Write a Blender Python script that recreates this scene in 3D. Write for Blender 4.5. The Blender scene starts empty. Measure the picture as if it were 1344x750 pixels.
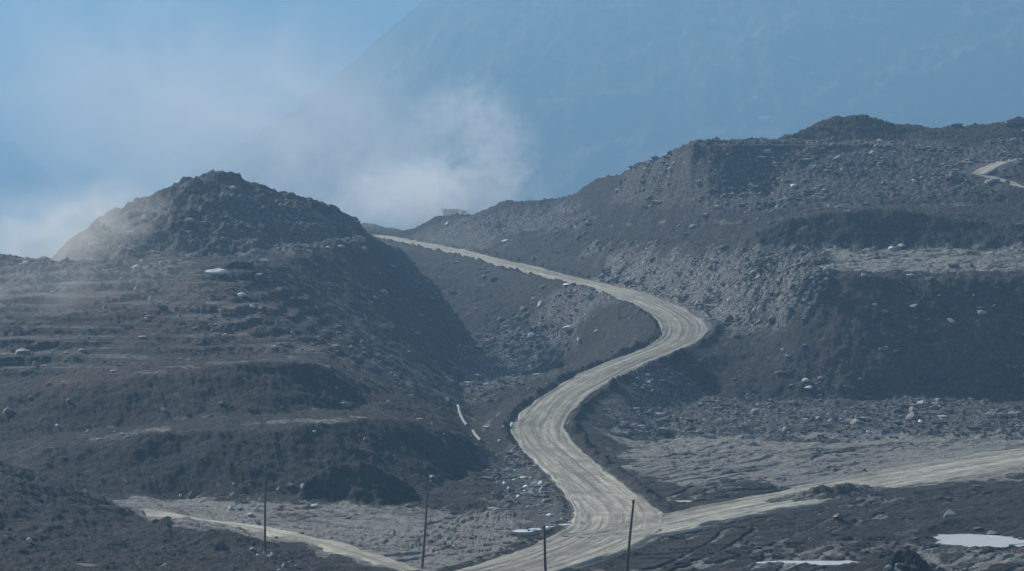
import bpy, bmesh, math, random
import numpy as np
from mathutils import Vector, Matrix

# ------------------------------------------------------------------ basics
rng = np.random.default_rng(11)
random.seed(5)
S = bpy.context.scene
COL = S.collection
F, CX, V0, H = 3811.0, 672.0, 290.0, 34.0      # focal length and eye level, in photograph pixels


def xz(u, v, Y):
    return (u - CX) / F * Y, H - (v - V0) / F * Y


def tag(o, label=None, cat=None, group=None, kind=None):
    if label: o['label'] = label
    if cat: o['category'] = cat
    if group: o['group'] = group
    if kind: o['kind'] = kind
    return o


def mesh_np(name, co, faces, mat, smooth=False, parent=None):
    """faces: (n,3) or (n,4) array"""
    me = bpy.data.meshes.new(name)
    co = np.asarray(co, dtype=np.float32); faces = np.asarray(faces, dtype=np.int32)
    n, k = faces.shape
    me.vertices.add(len(co)); me.vertices.foreach_set('co', co.ravel())
    me.loops.add(n * k); me.loops.foreach_set('vertex_index', faces.ravel())
    me.polygons.add(n)
    me.polygons.foreach_set('loop_start', np.arange(0, n * k, k, dtype=np.int32))
    me.polygons.foreach_set('use_smooth', np.full(n, smooth, dtype=bool))
    me.update(calc_edges=True)
    me.materials.append(mat)
    o = bpy.data.objects.new(name, me); COL.objects.link(o)
    if parent: o.parent = parent
    return o


def obj_bm(name, bm, mat, parent=None, smooth=False):
    me = bpy.data.meshes.new(name)
    for f in bm.faces: f.smooth = smooth
    bm.to_mesh(me); bm.free(); me.materials.append(mat)
    o = bpy.data.objects.new(name, me); COL.objects.link(o)
    if parent: o.parent = parent
    return o


def smooth01(a, b, x):
    t = np.clip((x - a) / (b - a), 0, 1)
    return t * t * (3 - 2 * t)


# ------------------------------------------------------------------ noise
_perm = rng.permutation(4096).astype(np.int32)
_ga = rng.random(4096) * 2 * math.pi
_gx, _gy = np.cos(_ga).astype(np.float32), np.sin(_ga).astype(np.float32)


def perlin(x, y, seed=0):
    x = np.asarray(x, np.float32); y = np.asarray(y, np.float32)
    xi = np.floor(x); yi = np.floor(y)
    fx = x - xi; fy = y - yi
    xi = xi.astype(np.int32); yi = yi.astype(np.int32)
    ux = fx * fx * fx * (fx * (fx * 6 - 15) + 10); uy = fy * fy * fy * (fy * (fy * 6 - 15) + 10)

    def g(ix, iy, dx, dy):
        h = _perm[(_perm[(ix + seed * 131) & 4095] + iy) & 4095]
        return _gx[h] * dx + _gy[h] * dy
    a = g(xi, yi, fx, fy); b = g(xi + 1, yi, fx - 1, fy)
    c = g(xi, yi + 1, fx, fy - 1); d = g(xi + 1, yi + 1, fx - 1, fy - 1)
    r = (a + ux * (b - a)); s = (c + ux * (d - c))
    return (r + uy * (s - r)) * 1.5


def fbm(x, y, f, octs, seed=0, gain=0.5, ridged=False):
    t = 0; a = 1.0; n = 0
    for i in range(octs):
        p = perlin(x * f, y * f, seed + i * 7)
        if ridged: p = 1 - 2 * np.abs(p)
        t = t + a * p; n += a
        a *= gain; f *= 2.03
    return t / n


# ------------------------------------------------------------------ terrain grid (a fan of columns, rows going away)
ucol = np.concatenate([np.linspace(-1100, -140, 60, endpoint=False),
                       np.arange(-140, 1490, 1.3),
                       np.linspace(1490, 2450, 60)])
rows = [205.0]
while rows[-1] < 1150:
    y = rows[-1]
    rows.append(y + (0.26 * (y / 300) ** 1.3 if y < 780 else (0.9 if y < 900 else 3.5)))
yrow = np.array(rows)
NU, NY = len(ucol), len(yrow)
U, Yg = np.meshgrid(ucol, yrow)          # shape NY, NU
X = (U - CX) / F * Yg


def road_z(pts):
    return [(u, v, Y) for u, v, Y in pts]


G0 = 129574.0                            # v - V0 of the level floor = G0 / Y


def fl(u, v):                            # point on the level floor
    return (u, v, G0 / (v - V0))


def zl(u, Y, z):                         # point by distance and height
    return (u, V0 + (H - z) * F / Y, Y)


LINES = [
    # near border and floor
    [zl(-1100, 206, 0), zl(2450, 206, 0)],
    [zl(430, 250, 0), zl(900, 250, 0), zl(1500, 250, 0), zl(2450, 250, 0)],
    [fl(430, 745), fl(600, 720), fl(800, 700), fl(1000, 720), fl(1500, 715), fl(2450, 715)],
    [fl(330, 690), fl(480, 705), fl(640, 690)],
    [fl(240, 657), fl(350, 656), fl(500, 664), fl(580, 655), fl(650, 640), fl(680, 600)],
    [fl(300, 668), fl(400, 680), fl(560, 690), fl(650, 670)],
    [fl(820, 590), fl(1000, 610), fl(1400, 600), fl(2450, 600)],
    [zl(790, 452, .2), zl(900, 455, .2), zl(1000, 456, 0), zl(1344, 456, 0), zl(1600, 458, 0), zl(2450, 460, 0)],
    # near-left heap
    [(-1100, 590, 322), (-200, 600, 326), (0, 612, 330), (55, 628, 331), (100, 652, 330), (140, 672, 328), (185, 700, 322)],
    [(-1100, 650, 300), (-100, 690, 300), (0, 700, 303), (60, 690, 305), (110, 700, 305), (170, 725, 300), (260, 742, 290)],
    [(195, 700, 309), (222, 684, 311), (243, 676, 312), (262, 686, 311), (300, 702, 306)],
    [zl(-1100, 345, 1), zl(0, 346, 1.0), zl(100, 350, .6), zl(150, 348, .2), zl(200, 335, .1), zl(300, 327, .1)],
    # left bench 1 : foot, crest, tread back
    [zl(-1100, 353, 1), zl(0, 354, .8), zl(130, 356, .3), zl(240, 357, 0), zl(350, 357, 0), zl(470, 357, .1), zl(560, 364, .1), zl(640, 395, .2)],
    [(-1100, 640, 364), (-60, 628, 364), (0, 616, 366), (60, 592, 368), (150, 579, 369), (270, 571, 370), (350, 566, 371), (420, 558, 374), (480, 552, 380), (540, 556, 388), (590, 566, 398), (640, 588, 408)],
    [(-1100, 600, 385), (-60, 590, 384), (0, 578, 386), (80, 566, 388), (200, 557, 389), (330, 549, 390), (420, 540, 395), (500, 532, 405), (560, 540, 418)],
    # heap in front of bench 1
    [(395, 636, 352), (430, 612, 353), (473, 602, 354), (505, 617, 354), (545, 638, 354)],
    # bench 2
    [(-1100, 570, 397), (-60, 540, 397), (0, 526, 398), (80, 507, 400), (180, 494, 401), (300, 483, 402), (380, 474, 405), (430, 480, 410), (490, 505, 422), (550, 530, 436)],
    [(-1100, 520, 425), (-60, 505, 424), (0, 494, 425), (80, 484, 426), (180, 477, 427), (300, 470, 428), (360, 462, 432), (430, 462, 436)],
    # right-hand edge of the left benches (spur)
    [(385, 330, 555), (405, 352, 548), (430, 388, 538), (455, 416, 529), (480, 440, 521), (510, 466, 510), (540, 490, 498), (570, 512, 487), (600, 535, 476), (625, 560, 455), (655, 592, 425)],
    # upper edge of the terraced slope, plateau
    [(-1100, 330, 500), (-200, 322, 500), (0, 336, 497), (20, 341, 496), (60, 346, 494), (150, 348, 492), (250, 350, 490), (330, 352, 495), (380, 352, 520)],
    [zl(-1100, 560, 20), zl(-200, 560, 19), zl(40, 560, 22)],
    [(110, 343, 566), (200, 341, 562), (300, 338, 560), (350, 334, 560)],
    # dark flank: top lip
    [(385, 329, 556), (410, 324, 568), (440, 320, 578), (480, 317, 592), (505, 321, 640), (530, 330, 715)],
    # gully between the flank and the fill under the upper road
    [(545, 337, 750), (545, 352, 728), (565, 380, 690), (585, 410, 650), (598, 440, 612), (604, 470, 580), (604, 500, 548), (608, 525, 512), (630, 560, 462), (665, 600, 416)],
    # hollow inside the hairpin
    [zl(625, 545, 2.2), zl(680, 575, 2.4), zl(740, 590, 4.0), zl(790, 585, 7), zl(835, 570, 10)],
    [zl(640, 505, 2.0), zl(690, 505, 3.0), zl(740, 520, 5.0), zl(790, 535, 7.0), zl(840, 545, 9.5)],
    # upper hill, left: foot and crest
    [(-20, 352, 560), (82, 342, 572), (88, 318, 577), (110, 300, 582), (150, 275, 588), (180, 262, 590), (215, 250, 592), (240, 236, 594), (262, 228, 595), (287, 222.5, 596), (305, 226, 597), (330, 239, 598), (350, 249, 599), (362, 250, 600), (385, 258, 602), (410, 262, 604), (430, 268, 606), (450, 280, 608), (470, 289, 613)],
    [(440, 284, 908), (462, 288, 908), (480, 292, 908), (500, 297, 906), (524, 303, 900)],
    [(455, 314, 845), (478, 314, 842), (500, 317, 832), (525, 322, 795)],
    [(200, 300, 574), (290, 290, 575), (360, 300, 580), (420, 298, 592), (455, 300, 602)],
    [(350, 331, 566), (390, 322, 576), (420, 317, 584), (440, 314, 590), (468, 310, 599)],
    [zl(-1100, 620, 8), zl(-100, 620, 12), zl(60, 630, 16), zl(150, 650, 20), zl(287, 670, 24), zl(380, 690, 24), zl(470, 700, 26)], [zl(430, 985, 18), zl(530, 985, 18)],
    # hill behind the upper road
    [(528, 308, 858), (545, 298, 850), (560, 293, 846), (580, 290, 842), (597, 281, 838), (612, 284, 834), (627, 283, 830), (640, 277, 824), (655, 266, 815), (665, 262, 810), (690, 264, 800), (720, 262, 792), (745, 259, 784), (765, 245, 765), (790, 231, 745), (815, 228, 730), (830, 220, 715), (845, 212, 700), (865, 210, 690), (885, 198, 676), (905, 186, 664), (930, 186, 660), (960, 186, 662), (990, 182, 672), (1020, 182, 684), (1045, 175, 690), (1070, 163, 694), (1100, 154, 697), (1135, 153, 698), (1160, 157, 698), (1180, 165, 700), (1200, 166, 700), (1230, 170, 702), (1260, 165, 704), (1300, 164, 706), (1344, 155, 706), (1500, 140, 705), (2450, 120, 705)],
    [zl(540, 960, 22), zl(600, 935, 30.0), zl(660, 925, 30), zl(745, 870, 32), zl(830, 800, 34), zl(905, 750, 40), zl(1020, 780, 44), zl(1135, 780, 48), zl(1344, 790, 46), zl(2450, 800, 46)],
    [zl(570, 872, 34.9), zl(640, 872, 34.9)], [zl(570, 905, 34.9), zl(640, 905, 34.9)],
    [zl(-1100, 800, -20), zl(300, 900, -10), zl(520, 1000, -5), zl(700, 1020, 0), zl(1000, 1000, 0), zl(2450, 1000, 0)],
    [zl(-1100, 1149, -45), zl(2450, 1149, -45)],
    # terrace half-way up that hill
    [(660, 306, 770), (700, 304, 742), (760, 301, 706), (850, 298, 658), (930, 296, 625), (985, 296, 606)],
    [(660, 302, 785), (700, 299, 758), (760, 296, 716), (850, 293, 668), (930, 290, 635), (1000, 286, 618)],
    [(720, 282, 778), (780, 270, 736), (850, 262, 681), (930, 258, 646), (1020, 256, 642)],
    # streaked rubble slope: top and foot
    [(770, 317, 690), (850, 314, 650), (930, 313, 617), (975, 316, 596)],
    [(700, 332, 718), (770, 327, 674), (830, 325, 638), (900, 323, 610), (970, 322, 586), (1030, 328, 567), (1062, 338, 558), (1078, 350, 548)],
    [(835, 380, 606), (880, 396, 585), (915, 412, 566), (940, 432, 552), (985, 432, 549), (1012, 430, 547)],
    # cliff on the right: top and foot
    [(1012, 432, 539), (1026, 405, 537), (1048, 376, 536), (1078, 364, 535), (1120, 360, 534), (1200, 362, 534), (1344, 363, 534), (1600, 360, 534), (2450, 350, 534)],
    [zl(975, 513, 2.6), zl(1005, 512, 2.5), zl(1060, 511, 2.4), zl(1130, 510, 2.3), zl(1250, 510, 2.3), zl(1400, 510, 2.3), zl(1600, 510, 2.3), zl(2450, 510, 2.3)],
    # foot of the dark slope under the hairpin
    [zl(790, 478, 1.4), zl(830, 492, 1.6), zl(880, 515, 2.2), zl(930, 518, 2.7)],
    [(935, 442, 546), (970, 440, 542), (1003, 436, 541)],
    # pale bench behind the cliff, and the dark heap on it
    [(1000, 325, 578), (1050, 328, 577), (1100, 327, 577), (1200, 327, 577), (1344, 326, 575), (1600, 325, 575), (2450, 320, 575)],
    [(975, 318, 582), (1000, 300, 584), (1040, 287, 586), (1080, 279, 587), (1120, 275, 587), (1180, 276, 587), (1240, 285, 586), (1300, 294, 585), (1400, 290, 585), (2450, 280, 585)],
    [(1000, 285, 616), (1100, 272, 616), (1200, 270, 616), (1300, 268, 616), (1600, 265, 618), (2450, 265, 618)],
    # loop of track, upper right
    [(1230, 236, 630), (1290, 232, 630), (1344, 226, 634), (1600, 222, 636), (2450, 212, 636)],
    # shelf under the knoll
    [(905, 190, 658), (960, 191, 655), (1020, 190, 662), (1100, 190, 668), (1190, 188, 672), (1260, 190, 674), (1344, 188, 676), (2450, 170, 676)],
    [(1010, 185, 684), (1060, 185.5, 684), (1130, 186, 684), (1195, 184.5, 688)],
]


def solve_membrane():
    ci = lambda u: np.interp(u, ucol, np.arange(NU))
    ri = lambda y: np.interp(y, yrow, np.arange(NY))
    pc, pr, pz = [], [], []
    for L in LINES:
        for (u0, v0, y0), (u1, v1, y1) in zip(L[:-1], L[1:]):
            n = int(max(abs(ci(u1) - ci(u0)), abs(ri(y1) - ri(y0)))) + 2
            t = np.linspace(0, 1, n)
            z0 = H - (v0 - V0) / F * y0; z1 = H - (v1 - V0) / F * y1
            # step straight on the ground between the two points
            x0, x1 = (u0 - CX) / F * y0, (u1 - CX) / F * y1
            yy = y0 + (y1 - y0) * t; xx = x0 + (x1 - x0) * t
            pc.append(ci(xx / yy * F + CX)); pr.append(ri(yy)); pz.append(z0 + (z1 - z0) * t)
    pc = np.concatenate(pc); pr = np.concatenate(pr); pz = np.concatenate(pz)
    Z = None
    for s in (64, 32, 16, 8, 4, 2, 1):
        h, w = (NY + s - 1) // s + 1, (NU + s - 1) // s + 1
        r = np.clip(np.round(pr / s).astype(int), 0, h - 1); c = np.clip(np.round(pc / s).astype(int), 0, w - 1)
        k = r * w + c
        cnt = np.bincount(k, minlength=h * w).astype(np.float32); sm = np.bincount(k, pz, minlength=h * w)
        m = (cnt > 0).reshape(h, w); val = (sm / np.maximum(cnt, 1)).reshape(h, w).astype(np.float32)
        if Z is None:
            Z = np.full((h, w), pz.mean(), np.float32)
        else:
            oh, ow = Z.shape
            rr = np.minimum(np.arange(h) / 2, oh - 1.001); cc = np.minimum(np.arange(w) / 2, ow - 1.001)
            r0 = rr.astype(int); c0 = cc.astype(int); fr = (rr - r0)[:, None]; fc = (cc - c0)[None]
            Z = ((Z[r0][:, c0] * (1 - fr) + Z[r0 + 1][:, c0] * fr) * (1 - fc) + (Z[r0][:, c0 + 1] * (1 - fr) + Z[r0 + 1][:, c0 + 1] * fr) * fc).astype(np.float32)
        Z[m] = val[m]
        for _ in range(400 if s > 8 else (160 if s > 2 else (60 if s == 2 else 30))):
            P = np.pad(Z, 1, mode='edge')
            Z = 0.25 * (P[:-2, 1:-1] + P[2:, 1:-1] + P[1:-1, :-2] + P[1:-1, 2:])
            Z[m] = val[m]
    return Z[:NY, :NU].astype(np.float64)


Z = solve_membrane()
# soften the creases a little
for _ in range(3):
    P = np.pad(Z, 1, mode='edge')
    Z = 0.2 * (P[:-2, 1:-1] + P[2:, 1:-1] + P[1:-1, :-2] + P[1:-1, 2:] + P[1:-1, 1:-1])

Vg = V0 + (H - Z) * F / Yg               # where each point of the bare shape lies in the photograph
NW1 = fbm(X, Yg, 0.08, 4, 3); NW2 = fbm(X, Yg, 0.09, 4, 23)
NW3 = fbm(X, Yg, .4, 3, 13, .6)
UJ, VJ = U + 60 * NW1 + 25 * NW3, Vg + 20 * NW2 + 10 * NW3     # ragged borders for the soil zones


def inpoly(poly, uu, vv):
    c = np.zeros(uu.shape, bool)
    n = len(poly)
    for i in range(n):
        x0, y0 = poly[i]; x1, y1 = poly[(i + 1) % n]
        if y0 == y1: continue
        cond = ((y0 > vv) != (y1 > vv)) & (uu < (x1 - x0) * (vv - y0) / (y1 - y0) + x0)
        c ^= cond
    return c


def blur(a, n):
    for _ in range(n):
        P = np.pad(a, 1, mode='edge')
        a = (P[:-2, 1:-1] + P[2:, 1:-1] + P[1:-1, :-2] + P[1:-1, 2:] + 2 * P[1:-1, 1:-1]) / 6
    return a


def zone(poly, y0, y1, val=1.0, n=9):
    return blur((inpoly(poly, UJ, VJ) & (Yg > y0) & (Yg < y1)).astype(np.float32), n) * val


pale = np.maximum.reduce([
    zone([(800, 577), (1500, 566), (1500, 628), (1100, 640), (1000, 632), (900, 640), (850, 620)], 300, 462, .80),
    zone([(120, 655), (240, 657), (660, 668), (690, 700), (600, 760), (500, 748), (420, 715), (300, 694), (200, 690)], 270, 362, .80),
    zone([(1055, 322), (1500, 316), (1500, 364), (1090, 362)], 540, 582, .72),
    zone([(780, 325), (1090, 335), (1070, 372), (1020, 436), (940, 440), (830, 384), (770, 350)], 500, 690, .16),
    zone([(560, 300), (760, 270), (1000, 282), (1000, 325), (760, 330), (560, 322)], 580, 860, .08),
    zone([(700, 262), (900, 188), (1344, 186), (1344, 230), (1000, 262)], 590, 720, .06),
    zone([(600, 470), (830, 400), (850, 425), (640, 520), (600, 530)], 500, 660, .30),
    zone([(930, 735), (1500, 722), (1500, 745), (930, 752)], 270, 330, .34),
    zone([(880, 690), (1100, 645), (1500, 600), (1500, 730), (1000, 735)], 280, 420, .16),
    zone([(-200, 352), (-200, 470), (200, 470), (440, 470), (380, 348)], 400, 520, .14),
    zone([(70, 348), (100, 290), (290, 215), (400, 250), (530, 295), (535, 318), (470, 322), (390, 334)], 550, 880, .26),  # greyer summit soil, lightened further to lift the shaded right shoulder
    zone([(820, 525), (1344, 530), (1500, 575), (790, 575)], 450, 515, .03),
    zone([(-200, 500), (400, 478), (620, 545), (420, 560), (-200, 600)], 380, 440, .12),
])
def crest(pts, y0, y1, wd, val, jit=.25):
    p = np.array(pts, float); o = np.argsort(p[:, 0]); p = p[o]
    d = np.abs(VJ * jit + Vg * (1 - jit) - np.interp(U, p[:, 0], p[:, 1]))
    return val * np.exp(-(d / wd) ** 2) * (U > p[0, 0]) * (U < p[-1, 0]) * (Yg > y0) * (Yg < y1) * np.clip(.8 + 1.5 * fbm(X, Yg, .1, 3, 141), .2, 1.1)


pale = np.maximum.reduce([pale,
    crest([(-1100, 636), (-60, 624), (0, 612), (60, 588), (150, 575), (270, 567), (350, 562), (420, 554), (480, 548), (540, 552), (590, 562)], 364, 395, 5, .55),
    crest([(80, 503), (180, 491), (300, 480), (380, 472), (430, 477), (490, 503), (550, 528)], 396, 440, 4.5, .5),
    crest([(-60, 536), (0, 522), (80, 503)], 396, 430, 4, .35),
    crest([(0, 575), (80, 562), (200, 553), (330, 545), (420, 536)], 380, 400, 3, .35),
    crest([(430, 385), (455, 413), (480, 437), (510, 463), (540, 487), (570, 509), (600, 532), (625, 557)], 440, 545, 7, .42),
    crest([(395, 634), (430, 610), (473, 600), (505, 615), (545, 636)], 348, 358, 4, .4),
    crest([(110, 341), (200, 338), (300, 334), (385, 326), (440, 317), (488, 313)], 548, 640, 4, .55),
    crest([(-200, 404), (0, 403), (150, 400), (300, 396), (400, 398), (450, 404)], 420, 530, 2.2, .34),
    crest([(-200, 424), (0, 421), (150, 418), (300, 416), (420, 420), (470, 432)], 420, 530, 2.2, .36),
    crest([(-200, 446), (0, 443), (100, 440), (250, 438), (380, 440), (500, 456)], 415, 530, 2.4, .36),
    crest([(-200, 468), (0, 464), (120, 462), (300, 456), (430, 460), (520, 480)], 410, 500, 2.4, .36),
    crest([(660, 303), (760, 298), (850, 295), (930, 293), (1000, 290)], 600, 790, 2.5, .45, .06),
    crest([(720, 280), (780, 268), (850, 260), (930, 256), (1020, 254)], 640, 790, 2.5, .3, .06),
    crest([(905, 189), (1010, 189), (1100, 188), (1190, 187)], 650, 690, 3, .4),
    crest([(1010, 326), (1060, 300), (1100, 275), (1180, 275), (1240, 272), (1290, 268)], 575, 625, 4, .4)])
brown = np.maximum.reduce([
    zone([(60, 375), (300, 372), (470, 400), (470, 450), (330, 470), (60, 440)], 400, 540, .8),
    zone([(1075, 365), (1500, 360), (1500, 540), (1070, 520), (1070, 430)], 470, 550, .85),
    zone([(80, 345), (290, 220), (480, 300), (400, 330)], 550, 720, .5),
    zone([(1260, 205), (1500, 200), (1500, 245), (1290, 240)], 600, 680, .8),
    zone([(60, 490), (330, 478), (330, 500), (60, 512)], 390, 440, .7)])
rocky = np.maximum.reduce([
    zone([(780, 325), (1090, 335), (1070, 372), (1020, 436), (940, 440), (830, 384), (770, 350)], 500, 690, 1.0),
    zone([(820, 522), (1344, 528), (1500, 575), (790, 577)], 450, 515, .6),
    zone([(700, 262), (900, 188), (1344, 186), (1344, 262), (1000, 276)], 590, 720, .42),
    zone([(600, 470), (720, 400), (850, 425), (640, 520), (600, 545)], 500, 660, .7),
    zone([(540, 300), (760, 262), (760, 300), (560, 322)], 580, 860, .6),
    zone([(640, 595), (720, 600), (770, 690), (640, 700)], 320, 425, .55),
    zone([(80, 345), (290, 220), (480, 300), (400, 330)], 550, 720, .4),
    zone([(1030, 365), (1500, 360), (1500, 540), (1020, 520)], 470, 550, .12),
    zone([(0, 335), (250, 350), (200, 375), (0, 380)], 470, 520, .5)])
terr = zone([(-1200, 352), (-200, 352), (380, 350), (470, 430), (560, 520), (440, 470), (-200, 500), (-1200, 520)], 405, 530, 1.0, 14)
flat = np.maximum.reduce([
    zone([(800, 577), (2500, 566), (2500, 800), (500, 800), (420, 715), (650, 690), (850, 690)], 200, 460, 1),
    zone([(120, 655), (660, 668), (690, 700), (600, 900), (420, 715), (200, 690)], 200, 362, 1)])

# ------------------------------------------------------------------ relief
big = fbm(X, Yg, 0.035, 3, 40)
mid = fbm(X, Yg, 0.16, 4, 50)
fine = fbm(X, Yg, 0.9, 3, 60, .6)
rid = fbm(X, Yg, 0.22, 4, 70, .55, True)
keep = 1 - 0.85 * flat
bench = smooth01(0, 1, blur(((U < 620) & (Yg > 352) & (Yg < 445)).astype(np.float32), 8))
fade_far = 1 + 1.2 * smooth01(700, 900, Yg)
mid2 = fbm(X, Yg, 0.33, 4, 55, .6)
pb = zone([(880, 690), (1100, 645), (1500, 600), (1500, 730), (1000, 735)], 280, 420, 1.0)
Z += keep * (1.0 * big + 0.8 * mid + .45 * (1 - .6 * bench) * mid2 + 0.26 * (1 - .4 * bench) * fine) + flat * (0.35 * mid + .12 * mid2 + 0.08 * fine)
Z += pb * np.clip(1.3 * fbm(X, Yg * .6, .08, 4, 57) + .15, 0, 2)
lump = zone([(60, 348), (100, 270), (290, 200), (420, 240), (535, 290), (540, 312), (390, 330)], 562, 640, 1.0)
Z += lump * (1.1 * mid + 1.0 * mid2)
Z += rocky * (0.6 * rid + .35 * mid2 + 0.30 * fine)
# gullies and slides running down the faces
gul = fbm(X + 0.25 * Yg, Yg * 0.12, 0.55, 4, 81, .6, True)
Z += keep * (1 - terr) * (1 - .6 * rocky) * 0.19 * gul
slide = fbm(X * 0.70 - Yg * 0.62, (X * .62 + Yg * .70) * 0.12, 0.75, 3, 91, .6, True)
sz = zone([(780, 325), (1090, 335), (1070, 372), (1020, 436), (940, 440), (830, 384), (770, 350)], 500, 690, 1.0)
sz = np.maximum(sz, zone([(600, 470), (720, 380), (850, 410), (640, 520), (600, 545)], 500, 680, .6))
Z += sz * 0.95 * slide
# small cut terraces on the long left slope
st = 1.6
q = (Z + 2.2 * fbm(X, Yg * .5, 0.03, 4, 101, .6) + .35 * mid) / st
frac = q - np.floor(q)
Z += terr * st * np.clip(.30 + 1.8 * fbm(X, Yg, .06, 3, 131), 0, .8) * (smooth01(0.15, 0.55, frac) - frac)
# wheel ruts and scraped furrows on the flats (long in x)
sgn = np.tanh((X - 2) / 6)
rut = fbm((X * .53 * sgn + Yg * .85) * .13, X * .85 - sgn * Yg * .53, 0.42, 4, 111, .6)
Z += flat * 0.34 * rut
Z += 0.35 * smooth01(560, 700, Yg) * fine * (1 - flat)

# ------------------------------------------------------------------ roads: smooth centre lines, cut or filled into the ground


def spline(pts, step):
    """Catmull-Rom through world points, resampled"""
    P = np.array(pts, float)
    P = np.vstack([2 * P[0] - P[1], P, 2 * P[-1] - P[-2]])
    out = []
    for i in range(1, len(P) - 2):
        t = np.linspace(0, 1, 40, endpoint=False)[:, None]
        p0, p1, p2, p3 = P[i - 1], P[i], P[i + 1], P[i + 2]
        out.append(0.5 * (2 * p1 + (p2 - p0) * t + (2 * p0 - 5 * p1 + 4 * p2 - p3) * t ** 2 + (3 * p1 - p0 - 3 * p2 + p3) * t ** 3))
    out = np.vstack(out + [P[-2:-1]])
    d = np.concatenate([[0], np.cumsum(np.linalg.norm(np.diff(out[:, :2], axis=0), axis=1))])
    s = np.arange(0, d[-1], step)
    return np.stack([np.interp(s, d, out[:, k]) for k in range(out.shape[1])], 1), s


def world(pts):
    r = []
    for p in pts:
        u, v, Y = p[:3]
        x, z = xz(u, v, Y)
        r.append((x, Y, z, p[3]))
    return r


MAIN = world([(400, 306.5, 886, 4.2), (445, 307, 880, 4.2), (472, 308, 874, 4.2), (498, 310.5, 862, 4.2), (525, 316, 822, 4.2), (560, 322.5, 790, 4.2), (600, 331, 752, 4.2), (650, 343, 710, 4.2), (700, 355, 675, 4.3), (745, 367, 645, 4.4), (785, 376.5, 622, 4.6),
              (820, 386, 603, 4.7), (852, 397, 586, 4.7), (878, 409, 570, 4.7), (894, 421, 559, 4.7), (899, 433, 549, 4.7), (892, 446, 541, 4.6), (869, 458, 532, 4.5), (837, 471, 520, 4.3),
              (803, 486, 507, 4.2), (771, 502, 491, 4.2), (741, 521, 473, 4.2), (718, 541, 456, 4.2), (708, 561, 441, 4.3), (717, 582, 428, 4.4), (739, 604, 411, 4.5), (769, 630, 382, 4.7),
              (798, 655, 356, 5.0), (812, 680, 333, 5.6), (790, 705, 313, 5.8), (730, 730, 295, 5.4), (658, 752, 281, 5.2), (540, 786, 262, 5.2), (380, 836, 238, 5.2)])
SIDE = world([fl(770, 705) + (4.5,), fl(840, 695) + (4.5,), fl(900, 681) + (4.8,), fl(960, 668) + (5.0,), fl(1030, 655) + (5.4,), fl(1100, 642) + (6,), fl(1200, 623) + (7.5,), fl(1344, 599) + (8.5,), fl(1500, 577) + (9,), zl(1700, 470, .2) + (9,), zl(2000, 500, 4) + (9,)])
rd_main, s_main = spline(MAIN, 0.45)
rd_side, s_side = spline(SIDE, 0.45)
for R in (rd_main, rd_side):            # even out the grade
    for _ in range(120):
        R[1:-1, 2] = 0.25 * R[:-2, 2] + 0.5 * R[1:-1, 2] + 0.25 * R[2:, 2]
rd_side[:, 2] -= 0.06


def carve(R, blend, berm, every=3, drop=0.18, clear=None):
    global Z
    best = np.full(Z.shape, 1e9); rz = np.zeros(Z.shape); hw = np.ones(Z.shape)
    reach = R[:, 3].max() + blend + 2
    for p in R[::every]:
        r0, r1 = np.searchsorted(yrow, [p[1] - reach, p[1] + reach])
        if r1 <= r0: continue
        ua = p[0] - reach; ub = p[0] + reach
        um = min(ua / max(p[1] - reach, 200), ua / (p[1] + reach)) * F + CX
        uM = max(ub / max(p[1] - reach, 200), ub / (p[1] + reach)) * F + CX
        c0, c1 = np.searchsorted(ucol, [um, uM])
        sl = (slice(r0, r1), slice(c0, c1))
        d = np.hypot(X[sl] - p[0], Yg[sl] - p[1])
        m = d < best[sl]
        best[sl][m] = d[m]; rz[sl][m] = p[2]; hw[sl][m] = p[3]
    e = best - hw
    w = smooth01(0.3, blend, e)
    Zn = (rz - drop) * (1 - w) + Z * w
    near = best < 1e8
    Z = np.where(near, Zn, Z)
    b = np.exp(-((e - 1.0 - .5 * mid) / 0.75) ** 2) * near * (e > -0.6)
    if clear is not None: b = b * smooth01(.2, 2.5, clear)
    Z = Z + berm * np.interp(Yg, [300, 430], [.3, 1.0]) * b * np.clip(0.65 + 1.1 * mid + .5 * fine, 0.1, 2)
    return np.where(near, e, 1e3)


e_side = carve(rd_side, 5, .25)
e_main = carve(rd_main, 11, 1.15, clear=e_side)
Z = np.where(e_side < .3, np.minimum(Z, Z * 0 + .02 + np.interp(Yg, rd_side[np.argsort(rd_side[:, 1]), 1], np.sort(rd_side[:, 2]) * 0 + rd_side[np.argsort(rd_side[:, 1]), 2]) - .15), Z)
edge = np.minimum(e_main, e_side)
bk = np.exp(-(((X - (1095 - CX) / F * 360) / 6.5) ** 2 + ((Yg - 361 - .9 * (X - 40)) / 3.2) ** 2))
Z += 1.7 * bk * np.clip(.8 + 1.2 * mid + .5 * fine, .2, 2)
pale = pale * (1 - .9 * bk)
pale = pale * np.where(e_main < 1e2, smooth01(0.5, 3.5, e_main), 1)     # bermed verges are dark spoil
pale = np.maximum(pale, .42 * np.exp(-((e_main - 4.3 - mid) / .6) ** 2) * (Yg > 420) * (Yg < 560))
dusty = 0.5 * (1 - smooth01(-.3, .4, edge + .6 * fine))
pale = np.maximum(pale, dusty)

# little worn tracks: lowered, levelled ribbons, drawn later as their own sheets
Vfull = lambda: V0 + (H - Z) * F / Yg


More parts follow.
